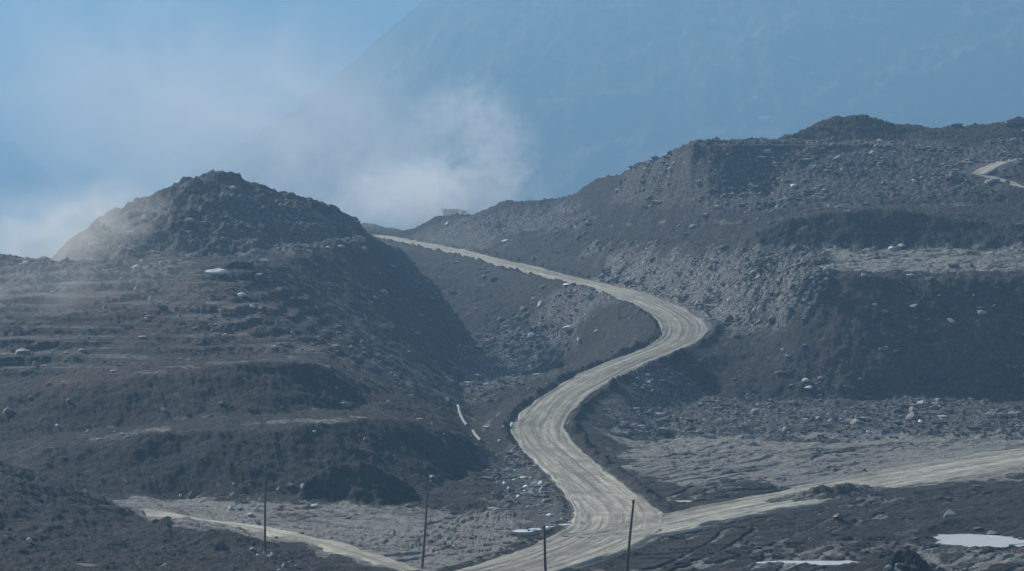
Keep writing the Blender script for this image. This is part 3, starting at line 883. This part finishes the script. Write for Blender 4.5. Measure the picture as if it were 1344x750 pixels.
B(587, 524, 6, 6, 'white', 'white stone above the top of the bent drain pipe')
B(510, 527, 7, 6, 'pale', 'pale stone on the left bench line below the dark flank')
B(412, 566, 6, 4, 'white', 'tiny white stone on the long bench line of the left hill')
B(214, 537, 8, 7, 'pale', 'pale stone on the slope between the two long left benches')
B(75, 558, 5, 4, 'white', 'tiny white stone near the left end of the lower bench')
B(180, 569, 12, 6, 'grey', 'grey rock on the edge of the lower left bench')
B(113, 644, 6, 6, 'pale', 'pale stone at the back of the near left heap')
B(38, 708, 9, 8, 'pale', 'pale leaning stone on the near left heap', rot=-.6)
B(237, 650, 5, 6, 'pale', 'pale stone at the back edge of the lower left floor')
B(381, 637, 12, 7, 'grey', 'grey boulder at the foot of the left slope right of the tallest pole')
B(366, 641, 7, 7, 'grey', 'smaller grey boulder left of the grey boulder at the slope foot')
B(398, 637, 10, 7, 'grey', 'grey rock lying right of the grey boulder at the slope foot')
B(413, 663, 9, 5, 'white', 'white stone on the back edge of the lower left floor')
for u, v, w, h in ((303, 666, 8, 6), (314, 667, 8, 5), (336, 668, 8, 6), (328, 674, 10, 5), (341, 656, 6, 5), (337, 684, 8, 5)):
    B(u, v, w, h, 'pale', 'pale rock in the scatter left of the tallest pole', 'pale rocks behind the tallest pole')
for u, v, w, h in ((339, 729, 8, 6), (347, 726, 7, 6), (353, 730, 8, 5), (357, 727, 6, 6), (331, 720, 10, 5)):
    B(u, v, w, h, 'pale', 'pale stone packed round the foot of the tallest pole', 'stones at the pole foot')
for u, v, w, h in ((372, 742, 9, 7), (391, 743, 10, 8), (380, 738, 7, 5), (404, 738, 6, 5), (366, 748, 8, 5)):
    B(u, v, w, h, 'grey', 'grey rubble stone at the bottom edge right of the tallest pole', 'grey stones by the bottom edge')
B(1098, 596, 8, 4, 'pale', 'pale stone on the grey floor between cliff and side road')
B(1283, 693, 14, 5, 'dark', 'dark rock at the back rim of the large pool')
B(1305, 699, 18, 8, 'dark', 'dark rock poking out of the back of the large pool')
B(1100, 677, 14, 10, 'dark', 'dark rock on the bank below the side road')
B(1182, 741, 20, 8, 'dark', 'dark rock topping the small pile at the bottom edge', rot=.3)
B(1199, 744, 14, 6, 'dark', 'smaller dark rock on the right shoulder of the pile at the bottom edge', rot=.5)
B(1164, 745, 13, 6, 'grey', 'grey rock on the left shoulder of the pile at the bottom edge', rot=-.4)
B(729, 739, 10, 4, 'pale', 'small pale stone between the two right-hand poles')
# far outcrops on the mountainside
for u, v, w, h, lab in ((937, 31, 24, 12, 'pale outcrop highest on the blue mountainside'), (985, 52, 22, 10, 'pale outcrop right of and below the highest one'), (1040, 78, 30, 9, 'long faint outcrop in the middle of the mountainside'),
                        (996, 133, 26, 14, 'pale outcrop just above the right hill skyline'), (1004, 158, 30, 9, 'low pale outcrop touching the right hill skyline'), (1062, 100, 20, 9, 'faint outcrop above the rounded knoll'), (1095, 40, 22, 12, 'pale outcrop high above the rounded knoll')):
    Y = 5100 - 1100 * np.interp(v, [-150, 290], [0.03, .62])
    x, z = xz(u, v, Y)
    bm = boulder_mesh(w / F * Y / 2, 16, h / F * Y / 2 * 1.2, int(u))
    # mountain surface may lie nearer or farther: settled below by a ray on the mesh
    o = obj_bm('rock_outcrop', bm, M_rock['tan']); o.location = (x, Y, z); o['_far'] = 1
    tag(o, lab, 'outcrop')

# rubble: countless small stones
def rubble():
    w = (0.05 + 1.5 * rocky + .10 * terr) * (1 - .8 * flat) * np.clip(3.5 * fbm(X, Yg, .10, 4, 300, .6) + .15, .02, 3) ** 1.5
    w = w * (Yg > 270) * (Yg < 720) * (edge > .6) * (U > -200) * (U < 1550)
    area = np.gradient(yrow)[:, None] * np.gradient(ucol)[None] / F * Yg
    p = (w * area).ravel(); p /= p.sum()
    n = 34000
    k = np.searchsorted(np.cumsum(p), rng.random(n)); k = np.minimum(k, NY * NU - 1)
    base, fc = ico()
    px = X.ravel()[k] + rng.normal(0, .1, n); py = Yg.ravel()[k] + rng.normal(0, .15, n); pz = zat(px, py)
    size = (.06 + .075 * rng.exponential(1, n) ** 1.35) * np.interp(py, [270, 700], [.75, 1.5]); size = np.minimum(size, .85)
    sc = np.stack([size * rng.uniform(.7, 1.5, n), size * rng.uniform(.7, 1.5, n), size * rng.uniform(.4, .9, n)], 1)
    jit = 1 + .25 * rng.normal(0, 1, (n, len(base)))
    a = rng.random(n) * 6.283; ca, sa = np.cos(a), np.sin(a)
    V = base[None] * jit[..., None] * sc[:, None]
    vx = V[..., 0] * ca[:, None] - V[..., 1] * sa[:, None]; vy = V[..., 0] * sa[:, None] + V[..., 1] * ca[:, None]
    V = np.stack([vx + px[:, None], vy + py[:, None], V[..., 2] + pz[:, None] + size[:, None] * .15], -1)
    fcs = fc[None] + (np.arange(n) * len(base))[:, None, None]
    m, nt, b = newmat('mixed_rubble')
    pos = N(nt, 'ShaderNodeNewGeometry'); 
    c = ramp(nt, pos.outputs['Random Per Island'], [(0, (.04, .04, .042)), (.5, (.10, .10, .097)), (.85, (.2, .197, .19)), (1, (.34, .335, .325))])
    nt.links.new(c, b.inputs['Base Color']); b.inputs['Roughness'].default_value = .85
    o = mesh_np('rubble', V.reshape(-1, 3), fcs.reshape(-1, 3), m)
    tag(o, 'loose grey rubble strewn over the slopes and the pit floor', 'rubble', kind='stuff')


rubble()

# ------------------------------------------------------------------ water
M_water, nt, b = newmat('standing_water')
b.inputs['Base Color'].default_value = (.88, .91, .92, 1); b.inputs['Roughness'].default_value = .09; b.inputs['IOR'].default_value = 1.33  # near-white base stands in for bright sky mirrored in the water
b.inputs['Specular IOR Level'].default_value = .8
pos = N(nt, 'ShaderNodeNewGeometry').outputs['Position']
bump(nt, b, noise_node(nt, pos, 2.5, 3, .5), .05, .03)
pool_labels = ['large bright pool at the lower right beside the dark rocks', 'long thin pool near the bottom edge, right of the poles', 'small pool at the right edge beside the large pool',
               'small bright pool right of the junction', 'narrow pool next to the small bright one right of the junction', 'bright pool in the ditch left of the junction', 'small pool right of the bright ditch pool',
               'sliver of water in the ditch close to the road corner', 'small water patch in the middle of the ditch', 'water patch at the road corner end of the ditch', 'small pool on the lower left floor']
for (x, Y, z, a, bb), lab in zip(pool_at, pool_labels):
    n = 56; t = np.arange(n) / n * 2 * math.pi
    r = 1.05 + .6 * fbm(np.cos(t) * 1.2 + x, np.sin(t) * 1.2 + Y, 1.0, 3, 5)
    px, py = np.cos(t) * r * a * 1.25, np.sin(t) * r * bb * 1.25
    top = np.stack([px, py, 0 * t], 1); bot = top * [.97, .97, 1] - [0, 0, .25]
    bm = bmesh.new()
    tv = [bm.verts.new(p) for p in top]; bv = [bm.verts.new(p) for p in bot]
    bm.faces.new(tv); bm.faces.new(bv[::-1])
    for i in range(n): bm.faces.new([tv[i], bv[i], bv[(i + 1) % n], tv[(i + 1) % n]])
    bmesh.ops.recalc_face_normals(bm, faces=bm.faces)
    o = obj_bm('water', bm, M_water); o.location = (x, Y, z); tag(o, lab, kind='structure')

# ------------------------------------------------------------------ poles, pipes, tyre, post


def tube(pts, rad, seg=10):
    bm = bmesh.new(); rings = []
    P = [Vector(p) for p in pts]
    for i, p in enumerate(P):
        d = (P[min(i + 1, len(P) - 1)] - P[max(i - 1, 0)]).normalized()
        a = d.cross(Vector((0, 1, 0.13))).normalized(); c = d.cross(a)
        r = rad[i] if isinstance(rad, (list, tuple)) else rad
        rings.append([bm.verts.new(p + (a * math.cos(t) + c * math.sin(t)) * r) for t in [k * 2 * math.pi / seg for k in range(seg)]])
    for r0, r1 in zip(rings[:-1], rings[1:]):
        for k in range(seg): bm.faces.new([r0[k], r0[(k + 1) % seg], r1[(k + 1) % seg], r1[k]])
    bm.faces.new(rings[0]); bm.faces.new(rings[-1][::-1])
    bmesh.ops.recalc_face_normals(bm, faces=bm.faces)
    return bm


M_wood, nt, b = newmat('weathered_pole_wood')
pos = N(nt, 'ShaderNodeTexCoord').outputs['Object']
nt.links.new(ramp(nt, noise_node(nt, mapped(nt, pos, (14, 14, .8)), 1.0, 5, .6), [(.3, (.035, .030, .026)), (.7, (.10, .085, .068))]), b.inputs['Base Color'])
b.inputs['Roughness'].default_value = .85
M_steel, nt, b = newmat('galvanised_steel')
pos = N(nt, 'ShaderNodeTexCoord').outputs['Object']
nt.links.new(ramp(nt, noise_node(nt, pos, 3, 4), [(.3, (.28, .28, .27)), (.7, (.45, .45, .44))]), b.inputs['Base Color'])
b.inputs['Metallic'].default_value = .3; b.inputs['Roughness'].default_value = .5

POLES = [((347.5, 728), (349, 613), .11, 'tallest dark pole, standing upright in packed stones at the lower left'),
         ((553, 746), (562, 644), .11, 'dark pole tilted slightly right on the lower left floor'),
         ((717, 800), (715, 690), .125, 'short dark pole rising from the bottom edge beside the ditch'),
         ((818, 787), (832, 656), .125, 'dark pole leaning right in front of the road junction')]
for (ub, vb), (ut, vt), r, lab in POLES:
    x, Y, z = hit(ub, vb)
    root = bpy.data.objects.new('utility_pole', None); COL.objects.link(root); root.location = (x, Y, z)
    tag(root, lab, 'pole', 'poles along the pit floor')
    xt, zt = xz(ut, vt, Y); dx, hz = xt - x, zt - z
    n = 12
    pts = [(dx * t + .03 * math.sin(5 * t + ub), .02 * math.sin(4 * t), -.8 + (hz + .8) * t) for t in [i / n for i in range(n + 1)]]
    obj_bm('shaft', tube(pts, [r * (1.12 - .35 * i / n) for i in range(n + 1)], 12), M_wood, root, True)
    top = pts[-1]
    bm = tube([(top[0] - .12, top[1] - .1, top[2] - .28), (top[0] - .12, top[1] - .1, top[2] - .02)], [.05, .035], 8)
    obj_bm('insulator', bm, M_wood, root, True)
    bm = tube([(pts[1][0], pts[1][1], hz * .1), (pts[1][0], pts[1][1], hz * .1 + .12)], r * 1.25, 12)
    obj_bm('steel_band', bm, M_wood, root, True)


def pipe(pts, rad, lab, mat, name='drain_pipe', lift=.1, cat='pipe', group=None):
    W = []
    for p in pts:
        u, v = p[:2]
        if len(p) == 3: Y = p[2]; x, z = xz(u, v, Y)
        else: x, Y, z = hit(u, v)
        W.append((x, Y, z + lift))
    R, _ = spline(W, .35)
    for _ in range(30): R[1:-1, 2] = .25 * R[:-2, 2] + .5 * R[1:-1, 2] + .25 * R[2:, 2]
    R[:, 2] = np.maximum(R[:, 2], zat(R[:, 0], R[:, 1]) + rad * .4)
    for _ in range(4): R[1:-1, 2] = .25 * R[:-2, 2] + .5 * R[1:-1, 2] + .25 * R[2:, 2]
    o = R[0].copy(); ob = obj_bm(name, tube([tuple(p - o) for p in R], rad, 10), mat, None, True); ob.location = tuple(o)
    return tag(ob, lab, cat, group)


M_pipe, nt, b = newmat('faded_grey_pipe')
pos = N(nt, 'ShaderNodeTexCoord').outputs['Object']
nt.links.new(ramp(nt, noise_node(nt, pos, 1.4, 4), [(.3, (.08, .083, .085)), (.7, (.18, .18, .18))]), b.inputs['Base Color']); b.inputs['Roughness'].default_value = .5
pipe([(601, 534), (603, 541), (607, 551), (613, 560)], .27, 'bent grey drain pipe on the slope left of the lower road bend', M_pipe)
pipe([(621, 567), (625, 573), (631, 580)], .27, 'short straight grey pipe below the bent drain pipe', M_pipe)
pipe([(735, 633), (745, 650), (755, 668), (761, 679)], .17, 'thin grey pipe running along the ditch side of the lower road', M_pipe)
pipe([(745, 638), (754, 652), (762, 665), (768, 675)], .17, 'second thin grey pipe, on the road side of the ditch pipe', M_pipe)

# pale marker post inside the hairpin
x, Y, z = hit(813, 420)
root = bpy.data.objects.new('marker_post', None); COL.objects.link(root); root.location = (x, Y, z)
tag(root, 'thin pale marker post standing inside the hairpin bend', 'post')
obj_bm('shaft', tube([(0, 0, -.4), (0, 0, 1.6), (-.28, 0, 3.3)], [.16, .14, .13], 8), M_pipe, root, True)
obj_bm('cap', tube([(-.28, 0, 3.3), (-.3, 0, 3.45)], [.17, .12], 8), M_rock['white'], root, True)

# worn tyre lying on edge near the white boulders
M_tyre, nt, b = newmat('dusty_rubber')
pos = N(nt, 'ShaderNodeTexCoord').outputs['Object']
nt.links.new(ramp(nt, noise_node(nt, pos, 2.4, 4), [(.3, (.12, .12, .12)), (.7, (.38, .37, .35))]), b.inputs['Base Color']); b.inputs['Roughness'].default_value = .85
x, Y, z = hit(669, 611)
bm = bmesh.new(); n1, n2 = 32, 12; R1, R2 = .58, .20
vv = [[bm.verts.new(((R1 + R2 * math.cos(b_) * (.8 if math.cos(b_) < 0 else 1)) * math.cos(a_), R2 * 1.1 * math.sin(b_), (R1 + R2 * math.cos(b_)) * math.sin(a_) * 1.05)) for b_ in [j * 2 * math.pi / n2 for j in range(n2)]] for a_ in [i * 2 * math.pi / n1 for i in range(n1)]]
for i in range(n1):
    for j in range(n2): bm.faces.new([vv[i][j], vv[(i + 1) % n1][j], vv[(i + 1) % n1][(j + 1) % n2], vv[i][(j + 1) % n2]])
bmesh.ops.recalc_face_normals(bm, faces=bm.faces)
o = obj_bm('tyre', bm, M_tyre, None, True); o.location = (x, Y, z + .62); o.rotation_euler = (-.35, 0, .3)
tag(o, 'pale dusty tyre-like ring propped above the white boulder heap', 'tyre')

# ------------------------------------------------------------------ dump truck half hidden behind the ridge, in the dust


def box(bm, x0, x1, y0, y1, z0, z1, taper=None):
    vs = [bm.verts.new(p) for p in ((x0, y0, z0), (x1, y0, z0), (x1, y1, z0), (x0, y1, z0), (x0, y0, z1), (x1, y0, z1), (x1, y1, z1), (x0, y1, z1))]
    if taper:
        for v in vs[:4]: v.co.x = (v.co.x - (x0 + x1) / 2) * taper + (x0 + x1) / 2; v.co.y = (v.co.y - (y0 + y1) / 2) * taper + (y0 + y1) / 2
    for f in ((0, 3, 2, 1), (4, 5, 6, 7), (0, 1, 5, 4), (1, 2, 6, 5), (2, 3, 7, 6), (3, 0, 4, 7)): bm.faces.new([vs[i] for i in f])
    return vs


def simple(name, c, rough=.6, metal=0):
    m, nt, b = newmat(name)
    pos = N(nt, 'ShaderNodeTexCoord').outputs['Object']
    nt.links.new(ramp(nt, noise_node(nt, pos, 1.2, 5, .6), [(.3, tuple(k * .7 for k in c)), (.7, c)]), b.inputs['Base Color'])
    b.inputs['Roughness'].default_value = rough; b.inputs['Metallic'].default_value = metal
    return m


M_paint = simple('dusty_red_paint', (.80, .54, .40)); M_dark = simple('dark_rubber', (.05, .05, .05), .9); M_glass = simple('cab_glass', (.05, .07, .08), .1)
ty = 893.0; tx, _ = xz(597, 280, ty); tz = float(zat(np.array([tx]), np.array([ty]))[0])
tr = bpy.data.objects.new('dump_truck', None); COL.objects.link(tr); tr.location = (tx, ty, tz)
tag(tr, 'dust-veiled reddish dump truck showing only its top behind the small peak', 'truck')
bm = bmesh.new(); box(bm, -3.7, 3.4, -.5, .5, .75, 1.1); obj_bm('chassis', bm, M_dark, tr)
bm = bmesh.new(); box(bm, -3.9, 1.6, -1.3, 1.3, 1.2, 3.1, .86)
for k in range(6): box(bm, -3.6 + k * .95, -3.48 + k * .95, -1.36, -1.30, 1.5, 3.05)
obj_bm('dump_bed', bm, M_paint, tr)
bm = bmesh.new(); box(bm, 1.8, 3.9, -1.2, 1.2, .9, 2.7); bmesh.ops.bevel(bm, geom=bm.edges[:], offset=.12, segments=2, affect='EDGES')
cab = obj_bm('cab', bm, M_paint, tr)
bm = bmesh.new(); box(bm, 3.89, 3.93, -1.0, 1.0, 1.75, 2.5); obj_bm('windscreen', bm, M_glass, cab)
bm = bmesh.new(); box(bm, 2.3, 3.5, -1.23, -1.19, 1.75, 2.5); obj_bm('side_window', bm, M_glass, cab)
for wx in (2.8, -1.7, -2.95):
    for wy in (-1.05, 1.05):
        bm = bmesh.new(); bmesh.ops.create_cone(bm, segments=24, radius1=.55, radius2=.55, depth=.4, cap_ends=True)
        bmesh.ops.bevel(bm, geom=[e for e in bm.edges], offset=.05, segments=1, affect='EDGES')
        w = obj_bm('wheel', bm, M_dark, tr, True); w.rotation_euler = (math.pi / 2, 0, 0); w.location = (wx, wy, .55)

# ------------------------------------------------------------------ air
SIGMA = 0.00037
HAZE_COL = (.262, .47, .69)


def haze_box():
    bm = bmesh.new(); box(bm, -4800, 4800, -400, 10500, -60, 860)
    m = bpy.data.materials.new('pale_blue_air'); m.use_nodes = True; nt = m.node_tree; nt.nodes.clear()
    out = N(nt, 'ShaderNodeOutputMaterial'); v = N(nt, 'ShaderNodeVolumePrincipled')
    v.inputs['Color'].default_value = (*HAZE_COL, 1); v.inputs['Density'].default_value = SIGMA; v.inputs['Anisotropy'].default_value = .35
    nt.links.new(v.outputs[0], out.inputs['Volume'])
    o = obj_bm('haze', bm, m); tag(o, 'thin blue air filling the whole valley', 'haze', kind='stuff')


haze_box()


def dust(u, v, Y, su, sv, sy, dens, color, label, scale, thr, rot=0.0, seed=0.0):
    x, z = xz(u, v, Y)
    bm = bmesh.new(); bmesh.ops.create_icosphere(bm, subdivisions=3, radius=1)
    m = bpy.data.materials.new('drifting_dust'); m.use_nodes = True; nt = m.node_tree; nt.nodes.clear()
    out = N(nt, 'ShaderNodeOutputMaterial'); vp = N(nt, 'ShaderNodeVolumePrincipled')
    vp.inputs['Color'].default_value = (*color, 1); vp.inputs['Anisotropy'].default_value = .3
    tc = N(nt, 'ShaderNodeTexCoord').outputs['Object']
    ln = N(nt, 'ShaderNodeVectorMath'); ln.operation = 'LENGTH'; nt.links.new(tc, ln.inputs[0])
    mp = mapped(nt, tc, (1, sy / su, sv / su)); nt.nodes[-1].inputs['Location'].default_value = (seed, seed * .7, 0)
    nz = noise_node(nt, mp, scale, 8, .64, 1.0)
    fall = mth(nt, 'SUBTRACT', 1.0, mth(nt, 'POWER', ln.outputs['Value'], 1.5), True)
    d = mth(nt, 'MULTIPLY', mth(nt, 'SUBTRACT', mth(nt, 'ADD', nz, mth(nt, 'MULTIPLY', fall, .35)), thr, True), 1.6)
    d = mth(nt, 'MULTIPLY', mth(nt, 'MULTIPLY', d, fall), dens)
    nt.links.new(d, vp.inputs['Density']); nt.links.new(vp.outputs[0], out.inputs['Volume'])
    o = obj_bm('dust', bm, m)
    o.location = (x, Y, z); o.scale = (su / F * Y, sy, sv / F * Y); o.rotation_euler = (0, rot, 0)
    tag(o, label, 'dust', kind='stuff')
    m.cycles.volume_step_rate = 1.0


DC = (.93, .96, 1.0)
dust(575, 258, 893, 175, 70, 40, .09, DC, 'low dense dust boiling up behind the gap in the hills', 4.2, .52, 0.0, 3.0)
dust(650, 205, 920, 75, 95, 20, .085, DC, 'upright wisp of dust on the right side of the plume', 4.0, .53, .12, 7.0)
dust(600, 150, 930, 95, 60, 18, .055, DC, 'curl of dust at the top of the plume', 4.4, .53, -.35, 9.0)
dust(480, 215, 950, 170, 120, 26, .03, DC, 'thin dust drifting left from the plume', 3.6, .48, .3, 12.0)
dust(310, 165, 980, 440, 200, 45, .027, DC, 'broad thin veil of dust drifting over the left hill', 3.2, .44, .2, 1.0)
dust(105, 305, 556, 175, 72, 12, .12, (.97, .96, .92), 'tan dust drifting across the left flank of the summit', 3.0, .5, -.45, 5.0)
dust(70, 385, 462, 260, 95, 14, .024, (.96, .97, .98), 'thin dust veil in front of the left terraces', 2.4, .42, -.1, 19.0)
dust(40, 300, 700, 170, 75, 30, .035, DC, 'pale dust hanging low at the left edge behind the plateau', 3.0, .46, -.1, 15.0)

# settle the far outcrops on the mountain
bpy.context.view_layer.update()
dg = bpy.context.evaluated_depsgraph_get()
mt = [o for o in COL.objects if o.name == 'mountain'][0]
for o in [o for o in COL.objects if '_far' in o.keys()]:
    cam = Vector((0, 0, H)); d = (o.location - cam).normalized()
    ok, loc, nrm, _ = mt.ray_cast(cam, d)
    if ok: o.location = loc
    del o['_far']

# ------------------------------------------------------------------ light, sky, camera
SUN_AZ, SUN_EL = math.radians(-42), math.radians(33)     # azimuth measured from straight ahead, negative = left
W = bpy.data.worlds.new('World'); S.world = W; W.use_nodes = True
nt = W.node_tree; bg = nt.nodes['Background']
sky = nt.nodes.new('ShaderNodeTexSky'); sky.sky_type = 'NISHITA'; sky.sun_disc = False
sky.sun_elevation = SUN_EL; sky.sun_rotation = SUN_AZ
nt.links.new(sky.outputs[0], bg.inputs[0]); bg.inputs[1].default_value = .075
ld = bpy.data.lights.new('sun', 'SUN'); ld.energy = 4.8; ld.angle = math.radians(.5); ld.color = (1, .93, .82)
lo = bpy.data.objects.new('sun', ld); COL.objects.link(lo)
sd = Vector((math.sin(SUN_AZ) * math.cos(SUN_EL), math.cos(SUN_AZ) * math.cos(SUN_EL), math.sin(SUN_EL)))
lo.rotation_euler = sd.to_track_quat('Z', 'Y').to_euler(); lo.location = (-300, 200, 300)

cd = bpy.data.cameras.new('camera'); cd.sensor_width = 36; cd.lens = 36 * F / 1344
cd.shift_y = -(375 - V0) / 1344
cd.clip_start = 1; cd.clip_end = 20000
cam = bpy.data.objects.new('camera', cd); COL.objects.link(cam); cam.location = (0, 0, H); cam.rotation_euler = (math.pi / 2, 0, 0)
S.camera = cam

S.view_settings.view_transform = 'Standard'; S.view_settings.look = 'None'; S.view_settings.gamma = 1
S.view_settings.exposure = 0.6; S.view_settings.use_curve_mapping = False
S.render.engine = 'CYCLES'
cy = S.cycles
cy.use_denoising = True; cy.denoiser = 'OPENIMAGEDENOISE'; cy.denoising_prefilter = 'ACCURATE'; cy.denoising_input_passes = 'RGB_ALBEDO_NORMAL'
cy.volume_bounces = 4; cy.max_bounces = 8; cy.diffuse_bounces = 2; cy.glossy_bounces = 2
cy.volume_step_rate = 1.0; cy.volume_max_steps = 256
